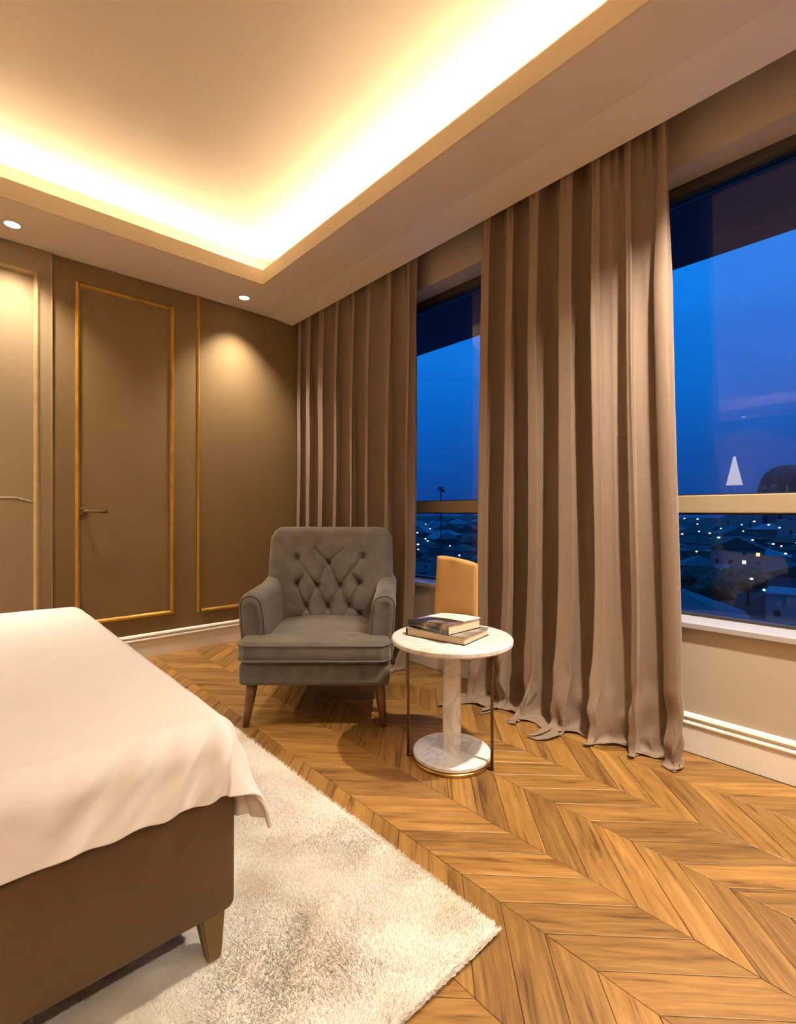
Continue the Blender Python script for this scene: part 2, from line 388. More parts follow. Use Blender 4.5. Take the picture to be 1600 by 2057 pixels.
# ---- walls
wb = obj('wall_back', box(XL-0.1, XW+0.31, YB, YB+0.12, -0.08, ZC+0.05), 'wall_brown', kind='structure')
obj('wall_left', box(XL-0.12, XL, YF-0.1, YB+0.1, -0.08, ZC+0.05), 'panel_beige', kind='structure')
obj('wall_front', box(XL-0.1, XW+0.31, YF-0.12, YF, -0.08, ZC+0.05), 'wall_cream', kind='structure')
WY0, WY1 = -1.25, 3.45; WZ0, WZ1 = 0.54, 2.47; XO = XW+0.30
bm = bmesh.new()
bx(bm, XW, XO, YF-0.1, YB+0.1, -0.08, WZ0-0.028); bx(bm, XW, XO, YF-0.1, YB+0.1, WZ1, ZC+0.05)
bx(bm, XW, XO, YF-0.1, WY0, WZ0-0.028, WZ1); bx(bm, XW, XO, WY1, YB+0.1, WZ0-0.028, WZ1)
obj('wall_right', bm, 'wall_cream', kind='structure')

# ---- window: frame, transom, mullions, panes, sill
XG = 2.452
win = empty('window_1', (XG, (WY0+WY1)/2, WZ0), None, None); win['kind'] = 'structure'
def wpart(name, bm, m): 
    o = obj(name, bm, m, win); o.matrix_parent_inverse = Matrix.Translation(-Vector(win.location)); return o
wpart('window_frame', box(2.425, 2.49, WY0, WY1, WZ1-0.052, WZ1), 'frame_dark')
wpart('gasket', box(2.420, 2.426, WY0, WY1, WZ1-0.066, WZ1-0.050), 'gasket')
wpart('window_frame', box(2.430, 2.48, WY0, WY1, WZ0, WZ0+0.012), 'frame_dark')
wpart('window_frame', box(2.43, 2.49, WY0, WY0+0.05, WZ0+0.012, WZ1-0.052), 'frame_dark')
wpart('window_frame', box(2.43, 2.49, WY1-0.05, WY1, WZ0+0.012, WZ1-0.052), 'frame_dark')
wpart('transom', box(2.405, 2.49, WY0+0.05, WY1-0.05, 0.995, 1.073, 0.004), 'frame_beige')
wpart('gasket', box(2.440, 2.47, WY0+0.05, WY1-0.05, 0.988, 0.995), 'gasket')
wpart('gasket', box(2.440, 2.47, WY0+0.05, WY1-0.05, 1.073, 1.079), 'gasket')
MUL = [1.30, 2.95]
for y in MUL:
    wpart('mullion', box(2.43, 2.49, y-0.03, y+0.03, WZ0+0.012, 0.988), 'frame_dark'); wpart('mullion', box(2.43, 2.49, y-0.03, y+0.03, 1.079, WZ1-0.066), 'frame_dark')
ys = [WY0+0.05]+[v for y in MUL for v in (y-0.03, y+0.03)]+[WY1-0.05]
for a, b in zip(ys[::2], ys[1::2]):
    for z0, z1 in ((WZ0+0.012, 0.988), (1.079, WZ1-0.066)):
        me = bpy.data.meshes.new('pane'); me.from_pydata([(XG, a, z0), (XG, a, z1), (XG, b, z1), (XG, b, z0)], [], [(0, 1, 2, 3)]); me.update()
        o = obj('pane', me, 'glass', win); o.matrix_parent_inverse = Matrix.Translation(-Vector(win.location))
wpart('window_sill', box(XW-0.018, 2.53, WY0, WY1, WZ0-0.027, WZ0-0.0005, 0.004), 'sill')
obj('facade_slab', box(2.60, 3.31, -6, 9, 2.50, 2.86), 'ext', label='dark concrete slab jutting out over the window outside', cat='overhang')

# ---- baseboards
BP = [(0, 0), (.019, 0), (.019, .103), (.013, .106), (.013, .110), (.020, .113), (.024, .120), (.022, .127), (.014, .131), (.014, .135), (.019, .138), (.021, .146), (.017, .155), (.008, .160), (0, .160)]
obj('baseboard_right', sweep_profile(BP, (XW, YF, 0), (XW, YB, 0), (-1, 0, 0)), 'trim_white', kind='structure')
obj('baseboard_back', sweep_profile(BP, (XL, YB-0.021, 0), (XW, YB-0.021, 0), (0, -1, 0)), 'trim_white', kind='structure')
obj('baseboard_left', sweep_profile(BP, (XL, YF, 0), (XL, YB, 0), (1, 0, 0)), 'trim_white', kind='structure')
obj('baseboard_front', sweep_profile(BP, (XL, YF, 0), (XW, YF, 0), (0, 1, 0)), 'trim_white', kind='structure')

# ---- back wall: flush door with gilded frame, panels
def moulding(p0, p1, w=0.026, d=0.016, nrm=(0, -1, 0), mm=None):
    """half-round strip with a fillet lip"""
    p0, p1 = Vector(p0), Vector(p1); t = (p1-p0).normalized(); n = Vector(nrm); s = n.cross(t)
    pr = [(-w/2, 0), (-w/2, d*.35), (-w*.36, d*.45), (-w*.30, d*.75), (-w*.12, d), (w*.08, d), (w*.26, d*.8), (w*.36, d*.5), (w/2, d*.3), (w/2, 0)]
    bm = bmesh.new(); k = len(pr)
    # mitred ends
    A = [bm.verts.new(p0+s*a+n*b-t*(w/2)*0+t*a*0) for a, b in pr]; B = [bm.verts.new(p1+s*a+n*b) for a, b in pr]
    for i in range(k): bm.faces.new((A[i], A[(i+1) % k], B[(i+1) % k], B[i]))
    bm.faces.new(A); bm.faces.new(B[::-1]); bmesh.ops.recalc_face_normals(bm, faces=bm.faces); return bm
def frame(parent, x0, x1, z0, z1, y, m, name='moulding', sides='lrtb', w=0.026):
    h = w/2
    if 'l' in sides: obj(name, moulding((x0, y, z0-h), (x0, y, z1+h), w), m, parent, smooth=False)
    if 'r' in sides: obj(name, moulding((x1, y, z0-h), (x1, y, z1+h), w), m, parent)
    if 't' in sides: obj(name, moulding((x0+h, y, z1), (x1-h, y, z1), w), m, parent)
    if 'b' in sides: obj(name, moulding((x0+h, y, z0), (x1-h, y, z0), w), m, parent)
door = obj('door_1', box(0.452, 1.335, YB-0.020, YB, 0.0, ZS-0.003), 'wall_brown', kind='structure')
frame(door, 0.585, 1.160, 0.285, 2.452, YB-0.020, 'gold')
# lever handle
hz = 1.005; hx = 0.615; hy = YB-0.020
hd = obj('door_handle', lathe([(0, 0.0), (.024, 0.0), (.024, .006), (.020, .009), (.009, .010), (.009, .042), (0, .042)], 24), 'bronze', door, smooth=False)
hd.location = (hx, hy, hz); hd.rotation_euler = (PI/2, 0, 0)
lv = obj('lever', tube([(hx-0.006, hy-.045, hz), (hx+.03, hy-.046, hz-.001), (hx+.08, hy-.045, hz-.004), (hx+.130, hy-.043, hz-.003)], [.014, .0105, .0085, .009], 12), 'bronze', door, smooth=True)
# left closet front (lighter paint) and right panel
pl = obj('wall_panel', box(XL+0.001, 0.448, YB-0.034, YB, 0.0, ZS-0.003), 'panel_beige', wb)
frame(pl, -0.62, 0.372, 0.285, 2.440, YB-0.034, 'beige_mould', w=0.030)
obj('inlay_line', tube([(-0.605, YB-.035, 1.087), (0.27, YB-.035, 1.087), (0.352, YB-.035, 1.062)], .0022, 6), 'trim_white', pl)
obj('edge_bead', box(0.445, 0.452, YB-0.038, YB, 0.161, ZS-0.003, 0.001), 'beige_mould', pl)
pr_ = obj('wall_panel', box(1.3355, XW, YB-0.020, YB, 0.0, ZS-0.003), 'wall_brown', wb)
frame(pr_, 1.352, 2.215, 0.268, ZS+0.05, YB-0.020, 'gold', sides='b', w=0.024)
obj('moulding', moulding((1.345, YB-.020, 0.256), (1.345, YB-.020, ZS-0.005), 0.020, 0.013), 'gold', pr_)

# ---- downlights
def downlight(x, y, label, power=1.0, col=SPOT_COLOR, cone=98):
    t = empty('downlight', (x, y, ZS-0.001), label, 'downlight', group='recessed ceiling downlights')
    obj('trim_ring', lathe([(.036, -.001), (.036, -.0055), (.050, -.0055), (.053, -.003), (.053, 0.0), (.036, 0.0)], 40), 'chrome', t, smooth=False)
    obj('lens', lathe([(0, -.002), (.0355, -.002), (.0355, -.0008), (0, -.0008)], 32), 'lens', t)
    L = bpy.data.lights.new('downlight_beam', 'SPOT'); L.energy = SPOT_POWER*power; L.color = col
    L.spot_size = math.radians(cone); L.spot_blend = 1.0; L.shadow_soft_size = 0.03
    lo = bpy.data.objects.new('downlight_beam', L); COL.objects.link(lo); lo.parent = t; lo.location = (0, 0, -0.012)
    return t
downlight(1.604, 3.475, 'small round recessed downlight above the wall beside the curtains', 0.37)
downlight(0.241, 3.455, 'small round recessed downlight above the pale closet front', 0.27, cone=110)
downlight(1.715, 0.44, 'small round recessed downlight in the soffit beside the wide curtain', 0.85, cone=116)
for (x, y, l) in ((-1.12, 3.455, 'added unseen recessed downlight in the soffit above the panelled wall and pillows'), (1.741, -0.87, 'added unseen recessed downlight in the soffit over the end of the window'),
                  (-2.48, 3.455, 'added unseen recessed downlight in the soffit beyond the headboard'), (-4.93, 2.2, 'added unseen recessed downlight in the soffit above the floor lamp'), (-4.93, 0.4, 'added unseen recessed downlight in the soffit of the end wall'),
                  (1.0, -1.32, 'added unseen recessed downlight in the soffit behind the rug'), (-0.4, -1.32, 'added unseen recessed downlight in the soffit facing the bed side'), (-1.8, -1.32, 'added unseen recessed downlight in the soffit facing the headboard'), (-3.3, -1.32, 'added unseen recessed downlight in the soffit of the corner opposite the window'), (-3.84, 3.455, 'added unseen recessed downlight in the soffit over the dim end of the panelled wall')):
    downlight(x, y, l, 1.0 if x < -1 else 0.34, cone=126)  # unseen downlights, added to fill the room and lift the bounce light

# ================================================================== CURTAINS
def curtain(name, label, yfar_t, ynear_t, yfar_b, ynear_b, ctrl, xbase, seed, puddle, amp=0.045, ncol=460, nrow=150):
    """ctrl: (s, depth) fold control points from far (s=0) to near (s=1); depth 1 = ridge towards the room"""
    rs = np.random.RandomState(seed)
    s = np.linspace(0, 1, ncol)
    cs = np.array([c[0] for c in ctrl]); cd = np.array([c[1] for c in ctrl])
    def fold(sv):
        k = np.clip(np.searchsorted(cs, sv, side='right')-1, 0, len(cs)-2)
        t = np.clip((sv-cs[k])/(cs[k+1]-cs[k]), 0, 1); t = (1-np.cos(PI*t))/2
        return cd[k]*(1-t)+cd[k+1]*t
    ZT = 2.784
    Pn = np.zeros((nrow, ncol, 3))
    pud = np.array([puddle*(0.25+1.5*max(0, noise.noise(Vector((a*4.0, seed*3.1, 0)))+0.3)) for a in s])
    ls = np.concatenate([np.linspace(0, 2.3, nrow-70, endpoint=False), np.linspace(2.3, 1, 70)*0+np.linspace(0, 1, 70)])  # second part normalised
    for j in range(nrow):
        for_s = np.zeros(ncol)
        if j < nrow-70: l = np.full(ncol, ls[j]); 
        else: l = 2.3+ls[j]*(ZT-2.3+pud-0.004)
        zz = ZT-l; f = np.clip(1-np.maximum(zz, 0)/ZT, 0, 1)            # 0 top .. 1 floor
        wob = np.array([noise.noise(Vector((a*7, float(b)*1.1, seed))) for a, b in zip(s, zz)])
        sv = np.clip(s+0.010*wob*np.minimum(f*3, 1)*np.sin(PI*s), 0, 1)
        F = fold(sv)
        A = amp*(0.62+0.38*np.minimum(f*3, 1))*(1+0.25*wob)
        head = np.clip((zz-2.42)/0.2, 0, 1)
        pinch = head*0.010*np.sin(sv*2*PI*len(ctrl)*1.0+seed)
        Y = (yfar_t+(ynear_t-yfar_t)*sv)*(1-f**1.5)+(yfar_b+(ynear_b-yfar_b)*sv)*f**1.5
        # omega folds: ridge sides tuck under
        dF = np.gradient(F, s)
        Y = Y+0.0012*dF*0.5*(-1)*np.minimum(1, f*2+0.4)
        X = xbase-A*F-pinch
        belly = np.clip((0.75-zz)/0.75, 0, 1)**1.8
        X = X-belly*(0.035+0.055*np.sin(PI*np.clip(s*0.95+0.03, 0, 1)))
        # crumples near the hem
        cr_ = np.clip((0.42-zz)/0.42, 0, 1)**1.4
        n3 = np.array([noise.noise(Vector((a*9+seed+float(b)*2.0, float(b)*6.5, 3.3))) for a, b in zip(s, l)])
        n4 = np.array([noise.noise(Vector((a*22+seed, float(b)*11.0, 8.3))) for a, b in zip(s, l)])
        X = X-cr_*(0.060*n3+0.026*n4); Y = Y+cr_*(0.024*n4+0.018*n3)
        # floor contact: bend outwards on to the floor
        r = 0.035
        over = np.maximum(0, r-zz)                                        # length past the start of the bend
        ang = np.minimum(over/r, PI/2)
        flat = np.maximum(0, over-r*PI/2)
        Z = np.where(over > 0, r-r*np.sin(ang)+0.004, zz+0.004)
        X = X-np.where(over > 0, r*(1-np.cos(ang))+flat, 0)
        Z = Z+np.where(flat > 0, np.minimum(flat*1.2, 0.012)*(0.5+0.5*np.sin(s*70+seed)), 0)
        X = np.minimum(X, 2.262)
        Pn[j, :, 0] = X; Pn[j, :, 1] = Y; Pn[j, :, 2] = np.maximum(Z, 0.004)
    me = grid_mesh(name, Pn)
    o = obj(name, me, 'curtain', label=label, cat='curtain', smooth=True)
    o['group'] = 'floor length taupe curtains'
    md_ = o.modifiers.new('cloth', 'SOLIDIFY'); md_.thickness = 0.003; md_.offset = 0
    return o
R_CTRL = [(0, .2), (.025, .9), (.075, .75), (.115, -.9), (.155, -.75), (.185, .85), (.225, .8), (.265, -1), (.30, -.9), (.335, .95), (.385, .9), (.43, -1), (.46, -.9), (.495, .95), (.565, .8),
          (.605, -.9), (.63, -.8), (.665, .9), (.70, .75), (.735, .05), (.785, -.35), (.815, .75), (.845, .9), (.875, -.2), (.935, -.45), (.965, .85), (.99, .9), (1, .1)]
curtain('curtain', 'wide taupe floor-length curtain hanging beside the marble table, hem pooled on the floor', 1.70, 0.735, 1.745, 0.665, R_CTRL, 2.190, 5, 0.17, amp=.066)
L_CTRL = [(0, 0), (.02, .8), (.05, .7), (.08, -.8), (.105, -.6), (.13, .9), (.165, .8), (.20, -.9), (.225, -.7), (.26, .95), (.30, .9), (.345, -1), (.37, -.8), (.405, .9), (.435, .95), (.47, -.8), (.51, -1), (.545, .8), (.57, .9),
          (.61, -.9), (.64, -.6), (.675, .9), (.70, .95), (.755, -.8), (.79, -1), (.825, .85), (.855, .95), (.89, -.75), (.93, -.9), (.955, .7), (.985, .9), (1, .1)]
curtain('curtain', 'narrow taupe floor-length curtain hanging in the corner behind the grey armchair', 3.655, 2.225, 3.665, 2.25, L_CTRL, 2.190, 11, 0.04, amp=.064)
rl = obj('curtain_track', box(2.17, 2.20, YF+0.05, YB-0.06, 2.79, ZC-0.0005, 0.003), 'rail', label='slim curtain track hidden in the ceiling pocket above the curtains', cat='curtain track')

# ================================================================== ARMCHAIR
co = DL(2.24, -0.388)
ch = empty('armchair', (co.x, co.y, 0), 'grey velvet tufted armchair with dark wooden legs', 'armchair', rz=-YAW)
obj('seat_base', box(-.350, .350, .012, .690, .198, .302, 0.022, 4), 'velvet', ch, smooth=True)
# T cushion
def cw(v):
    w = .353-(.353-.246)*sstep(.105, .150, v)
    if v < .035: w -= .035*(1-math.sqrt(max(0, 1-((.035-v)/.035)**2)))
    return w
C0, C1 = -.012, .545
def edge(x, v, w, R=.016):
    d = min(w-abs(x), v-C0 if v < .3 else 1.0)
    t = max(0, min(1, d/R)); return math.sqrt(max(0, 1-(1-t)**2))
def ctop(x, v, w):
    return .388+.016*edge(x, v, w)+.030*math.sin(PI*min(1, max(0, (v-C0)/.75)))*max(0, math.cos(x/w*PI/2))**0.7+.004*noise.noise(Vector((x*7, v*7, 1)))
def cbot(x, v, w): return .322-.014*edge(x, v, w)
sc = obj('seat_cushion', slab(60, 60, cw, C0, C1, ctop, cbot), 'velvet', ch, smooth=True)
outline = []
for v in np.linspace(C1-.1, C0+.001, 40): outline.append((-cw(v), v))
for x in np.linspace(-cw(C0+.001), cw(C0+.001), 30)[1:-1]: outline.append((x, C0))
for v in np.linspace(C0+.001, C1-.1, 40): outline.append((cw(v), v))
for z in (.390, .320):
    obj('piping', tube([(x, y-.001, z) for x, y in outline], .0048, 8), 'velvet_pipe', sc, smooth=True)
# arms
def arm(sg):
    pts = []
    loops = []
    for y, ins, top in ((.112, .030, .560), (.104, .022, .572), (.106, .012, .585), (.114, .004, .598), (.130, 0, .608), (.155, 0, .614), (.25, 0, .617), (.36, 0, .618), (.46, 0, .622), (.54, 0, .634), (.62, 0, .650), (.655, .01, .655)):
        cx = .309; hw = .054-ins; zb = .285; zt = top
        loop = []
        for z in np.linspace(zb, zt-hw, 10): loop.append((cx-hw, z))
        for k in range(1, 12):
            a = PI-PI*k/12; loop.append((cx+hw*math.cos(a), zt-hw+hw*math.sin(a)))
        for z in np.linspace(zt-hw, zb, 10): loop.append((cx+hw, z))
        lp = []
        for x, z in loop:
            fl = .014*sstep(.40, .62, z)                       # arms flare outwards at the top
            bul = .006*math.sin(PI*min(1, max(0, (z-.3)/.3)))*(1 if x > cx else -1)*(1 if ins < .01 else 0)
            wr = .004*noise.noise(Vector((x*14, y*16, z*14)))
            lp.append((sg*(x+fl+bul+wr), y+.004*noise.noise(Vector((x*20, 5, z*20))), z))
        loops.append(lp)
    bm = bmesh.new(); R = [[bm.verts.new(p) for p in lp] for lp in loops]; n = len(R[0])
    for A, B in zip(R, R[1:]):
        for k in range(n): bm.faces.new((A[k], A[(k+1) % n], B[(k+1) % n], B[k]))
    bm.faces.new(R[0]); bm.faces.new(R[-1]); bmesh.ops.recalc_face_normals(bm, faces=bm.faces)
    a_ = obj('arm', bm, 'velvet', ch, smooth=True)
    # welt round the arm front
    w = [(p[0]*1.0+0.0, p[1]-.003, p[2]) for p in loops[3]]
    obj('piping', tube(w, .0035, 6), 'velvet_pipe', a_, smooth=True)
arm(-1); arm(1)
# tufted back
BH = .655
BTN = [(-.192, .470), (-.012, .440), (.182, .474), (-.188, .318), (-.070, .305), (.056, .306), (.168, .322), (-.128, .195), (-.008, .192), (.112, .198), (.178, .150), (-.176, .120), (-.066, .085), (.054, .083)]
SEG = [(0, 4), (1, 4), (1, 5), (2, 5), (3, 7), (4, 7), (4, 8), (5, 8), (5, 9), (6, 9), (9, 10), (7, 11), (7, 12), (8, 12), (8, 13), (9, 13)]
SEGP = [(BTN[a], BTN[b]) for a, b in SEG]+[(BTN[1], (-.090, .520)), (BTN[1], (.074, .515)), (BTN[6], (.130, .375)), (BTN[3], (-.150, .365))]
def bw(v):
    w = .352+.006*math.sin(PI*v/BH)
    t = BH-v
    if t < .085: w -= .085*(1-math.sqrt(max(0, 1-((.085-t)/.085)**2)))
    return w
def bedge(x, v, w, R=.055):
    d = min(w-abs(x), BH-v); t = max(0, min(1, d/R)); return math.sqrt(max(0, 1-(1-t)**2))
def bfront(x, v, w):
    h = .055*bedge(x, v, w)+.018*math.cos(x/w*PI/2)*math.sin(PI*min(1, v/BH*1.05))
    # fullness between tufts
    for bx_, bv in BTN:
        r2 = (x-bx_)**2+(v-bv)**2
        if r2 < .02: h -= .030*math.exp(-r2/.00026)+.014*math.exp(-r2/.0022)
    dm = 1
    for (a, b) in SEGP:
        ax, av = a; ex, ev = b[0]-ax, b[1]-av; L2 = ex*ex+ev*ev
        t = max(0, min(1, ((x-ax)*ex+(v-av)*ev)/L2)); dd = math.hypot(x-ax-t*ex, v-av-t*ev)
        dm = min(dm, dd)
    h -= .014*math.exp(-dm/.005)
    return .05+h+.003*noise.noise(Vector((x*10, v*10, 4)))
TILT = math.radians(12.5)
def bxf(x, v, h):                                             # v up the back, h towards the sitter
    return (x, .555+v*math.sin(TILT)-h*math.cos(TILT), .262+v*math.cos(TILT)+h*math.sin(TILT))
bk = obj('backrest', slab(150, 130, bw, 0.0, BH, bfront, lambda x, v, w: -.050*bedge(x, v, w, .035), bxf), 'velvet', ch, smooth=True)
for bx_, bv in BTN:
    c = bxf(bx_, bv, bfront(bx_, bv, bw(bv))+.003)
    bmv = lathe([(0, -.004), (.007, -.002), (.0085, .001), (.006, .004), (0, .0052)], 12)
    b_ = obj('button', bmv, 'velvet_pipe', bk, smooth=True); b_.location = c; b_.rotation_euler = (PI/2-TILT, 0, 0)
for sx_, sy_ in ((-1, 0), (1, 0), (-1, 1), (1, 1)):
    y0, y1 = ((.075, .045) if sy_ == 0 else (.60, .665)); x0, x1 = (.298, .322)
    obj('leg', tube([(sx_*x0, y0, .205), (sx_*(x0*.6+x1*.4), y0*.6+y1*.4, .12), (sx_*x1, y1, 0.0005)], [.027, .0225, .0145], 18), 'legwood', ch, smooth=True)

# ================================================================== SIDE TABLE
tcn = DL(2.0, 0.2195); TZ = .495; TR = .246
tb = empty('side_table', (tcn.x, tcn.y, 0), 'round white marble side table with thin brown metal rods', 'table', rz=-YAW)
def disc(r, z0, z1, bv=.004):
    return [(0, z0), (r-bv, z0), (r, z0+bv), (r, z1-bv), (r-bv*.4, z1-bv*.4), (r-bv, z1), (0, z1)]
obj('tabletop', lathe(disc(TR, TZ-.024, TZ, .006), 96), 'marble', tb)
obj('column', lathe([(0, .034), (.0375, .034), (.0375, TZ-.025), (0, TZ-.025)], 40), 'marble', tb, smooth=False)
bs = obj('base', lathe(disc(.158, .014, .034, .005), 72), 'marble', tb)
obj('base_rim', lathe(disc(.163, 0.0008, .0138, .003), 72), 'brass', bs)
for (d_, lt) in ((2.012, .041), (1.893, .366)):
    lx, ly = lt-.2195, d_-2.0; k = .178/math.hypot(lx, ly); lx *= k; ly *= k
    a = math.atan2(ly, lx)
    r_ = obj('rod', tube([(lx, ly, 0.001), (lx, ly, .25), (lx*1.03, ly*1.03, TZ-.0245)], .0062, 10), 'brass_dark', tb, smooth=True)
    obj('rod_foot', tube([(lx*.915, ly*.915, .0072), (lx, ly, .0072), (lx*1.04, ly*1.04, .0072)], .0058, 8), 'brass_dark', r_)

# ================================================================== BOOKS, BAG
def cover_mat(kind):
    m = bpy.data.materials.new('cover_'+kind); m.use_nodes = True; n = m.node_tree; b = n.nodes['Principled BSDF']; L = n.links.new
    b.inputs['Roughness'].default_value = 0.35
    t = n.nodes.new('ShaderNodeTexCoord'); s_ = n.nodes.new('ShaderNodeSeparateXYZ'); L(t.outputs['Object'], s_.inputs[0])
    nz = n.nodes.new('ShaderNodeTexNoise'); nz.inputs['Scale'].default_value = 16; nz.inputs['Detail'].default_value = 4; L(t.outputs['Object'], nz.inputs['Vector'])
    r = n.nodes.new('ShaderNodeValToRGB'); L(nz.outputs['Fac'], r.inputs[0])
    el = r.color_ramp.elements
    if kind == 'photo':
        el[0].position = .52; el[0].color = (.012, .012, .016, 1); el[1].position = .74; el[1].color = (.36, .25, .19, 1)
        # pale title half with faint grey print
        nz2 = n.nodes.new('ShaderNodeTexNoise'); nz2.inputs['Scale'].default_value = 55; L(t.outputs['Object'], nz2.inputs['Vector'])
        r2 = n.nodes.new('ShaderNodeValToRGB'); r2.color_ramp.elements[0].position = .30; r2.color_ramp.elements[0].color = (.45, .43, .40, 1); r2.color_ramp.elements[1].position = .42; r2.color_ramp.elements[1].color = (.80, .77, .71, 1)
        L(nz2.outputs['Fac'], r2.inputs[0])
        st = n.nodes.new('ShaderNodeMath'); st.operation = 'GREATER_THAN'; st.inputs[1].default_value = 0.092; L(s_.outputs['Y'], st.inputs[0])
        mx = n.nodes.new('ShaderNodeMixRGB'); L(st.outputs[0], mx.inputs[0]); L(r.outputs[0], mx.inputs[1]); L(r2.outputs[0], mx.inputs[2]); L(mx.outputs[0], b.inputs['Base Color'])
    else:
        el[0].position = .40; el[0].color = (.15, .12, .10, 1); el[1].position = .62; el[1].color = (.52, .45, .38, 1); L(r.outputs[0], b.inputs['Base Color'])
    return m
def book(name, label, fl, fr, depth, z, t0, t1, cm, spine_front=False):
    """fl, fr: front corners (depth, lat); t0/t1: thickness at the left / right end"""
    a = DL(*fl); b = DL(*fr); dx = (b-a); Ln = dx.length; rz = math.atan2(dx.y, dx.x)
    t = empty(name, (a.x, a.y, z), label, 'book', rz=rz)
    def wedge(x0, x1, y0, y1, za, zb, ny=1):
        """za(x), zb(x): bottom/top height"""
        bm = bmesh.new(); nx = 10; T = []; B = []
        for i in range(nx+1):
            x = x0+(x1-x0)*i/nx
            T.append([bm.verts.new((x, y, zb(x, y))) for y in (y0, y1)]); B.append([bm.verts.new((x, y, za(x, y))) for y in (y0, y1)])
        for i in range(nx):
            bm.faces.new((T[i][0], T[i+1][0], T[i+1][1], T[i][1])); bm.faces.new((B[i][0], B[i][1], B[i+1][1], B[i+1][0]))
            bm.faces.new((B[i][0], B[i+1][0], T[i+1][0], T[i][0])); bm.faces.new((B[i][1], T[i][1], T[i+1][1], B[i+1][1]))
        bm.faces.new((B[0][0], T[0][0], T[0][1], B[0][1])); bm.faces.new((B[nx][0], B[nx][1], T[nx][1], T[nx][0]))
        bmesh.ops.recalc_face_normals(bm, faces=bm.faces); return bm
    th = lambda x: t0+(t1-t0)*(x/Ln)+.004*math.sin(PI*x/Ln)*(1 if t1 > t0 else 0)
    obj('back_cover', wedge(0, Ln, 0, depth, lambda x, y: .0006, lambda x, y: .0028), 'black_cover', t)
    obj('pages', wedge(.004, Ln-.004, .004, depth-.004, lambda x, y: .003, lambda x, y: th(x)-.003), 'pages', t)
    obj('front_cover', wedge(0, Ln, 0, depth, lambda x, y: th(x)-.0028, lambda x, y: th(x)), cm, t)
    if spine_front:
        bm = bmesh.new(); rows = []
        for i in range(13):
            x = Ln*i/12; T = th(x); rows.append([bm.verts.new((x, -.006*math.sin(PI*q/6)+.0005, .0006+(T-.0006)*q/6)) for q in range(7)]+[bm.verts.new((x, .003, .0006+(T-.0006)*q/6)) for q in range(6, -1, -1)])
        for A, B in zip(rows, rows[1:]):
            for q in range(14): bm.faces.new((A[q], A[(q+1) % 14], B[(q+1) % 14], B[q]))
        bm.faces.new(rows[0]); bm.faces.new(rows[-1]); bmesh.ops.recalc_face_normals(bm, faces=bm.faces)
        obj('spine', bm, cm, t, smooth=False)
    else:
        obj('spine', wedge(-.002, .002, 0, depth, lambda x, y: .0006, lambda x, y: th(0)), 'black_cover', t)
    return t
book('book', 'large grey hardback book lying flat on the marble table', (2.008, .034), (1.846, .250), .205, TZ, .031, .031, cover_mat('grey'))
book('book', 'thick paperback with black and white cover on top of the larger book', (2.032, .044), (1.872, .192), .200, TZ+.031, .028, .042, cover_mat('photo'), True)
# kraft paper bag standing behind the books
a = DL(2.206, .160); b = DL(2.082, .330); dx = b-a; Ln = dx.length
bagroot = empty('paper_bag', (a.x, a.y, TZ), 'flat kraft paper bag standing upright behind the books on the table', 'paper bag', rz=math.atan2(dx.y, dx.x))
def bag_sheet(y0, bow, n=14, mrows=18, side=1):
    P = np.zeros((mrows, n, 3))
    for j in range(mrows):
        v = j/(mrows-1); hgt = .308*v
        for i in range(n):
            u = i/(n-1); x0 = .020*v; x = x0+(Ln-x0+.002)*u
            z = hgt*(1-.085*u**2.2*v)+.001
            P[j, i] = (x, y0+bow*math.sin(PI*u)*math.sin(PI*min(1, v*1.1))*.5+.004*side*sstep(.86, 1, v)*math.sin(u*9), z)
    return P
front = bag_sheet(0, -.008); back_ = bag_sheet(.016, .006)
o = obj('front_sheet', grid_mesh('front_sheet', front), 'kraft', bagroot, smooth=True); m_ = o.modifiers.new('paper', 'SOLIDIFY'); m_.thickness = .0015
o = obj('back_sheet', grid_mesh('back_sheet', back_), 'kraft', bagroot, smooth=True); m_ = o.modifiers.new('paper', 'SOLIDIFY'); m_.thickness = .0015
for i_ in (0, -1):
    mid = (front[:, i_]+back_[:, i_])/2; mid[:, 0] += (.005 if i_ == 0 else -.005)
    Pg = np.stack([front[:, i_], mid, back_[:, i_]], 1)
    o = obj('side_fold', grid_mesh('side_fold', Pg), 'kraft', bagroot); m_ = o.modifiers.new('paper', 'SOLIDIFY'); m_.thickness = .001
o = obj('bag_bottom', box(.001, Ln, .0, .016, .0006, .002), 'kraft', bagroot)

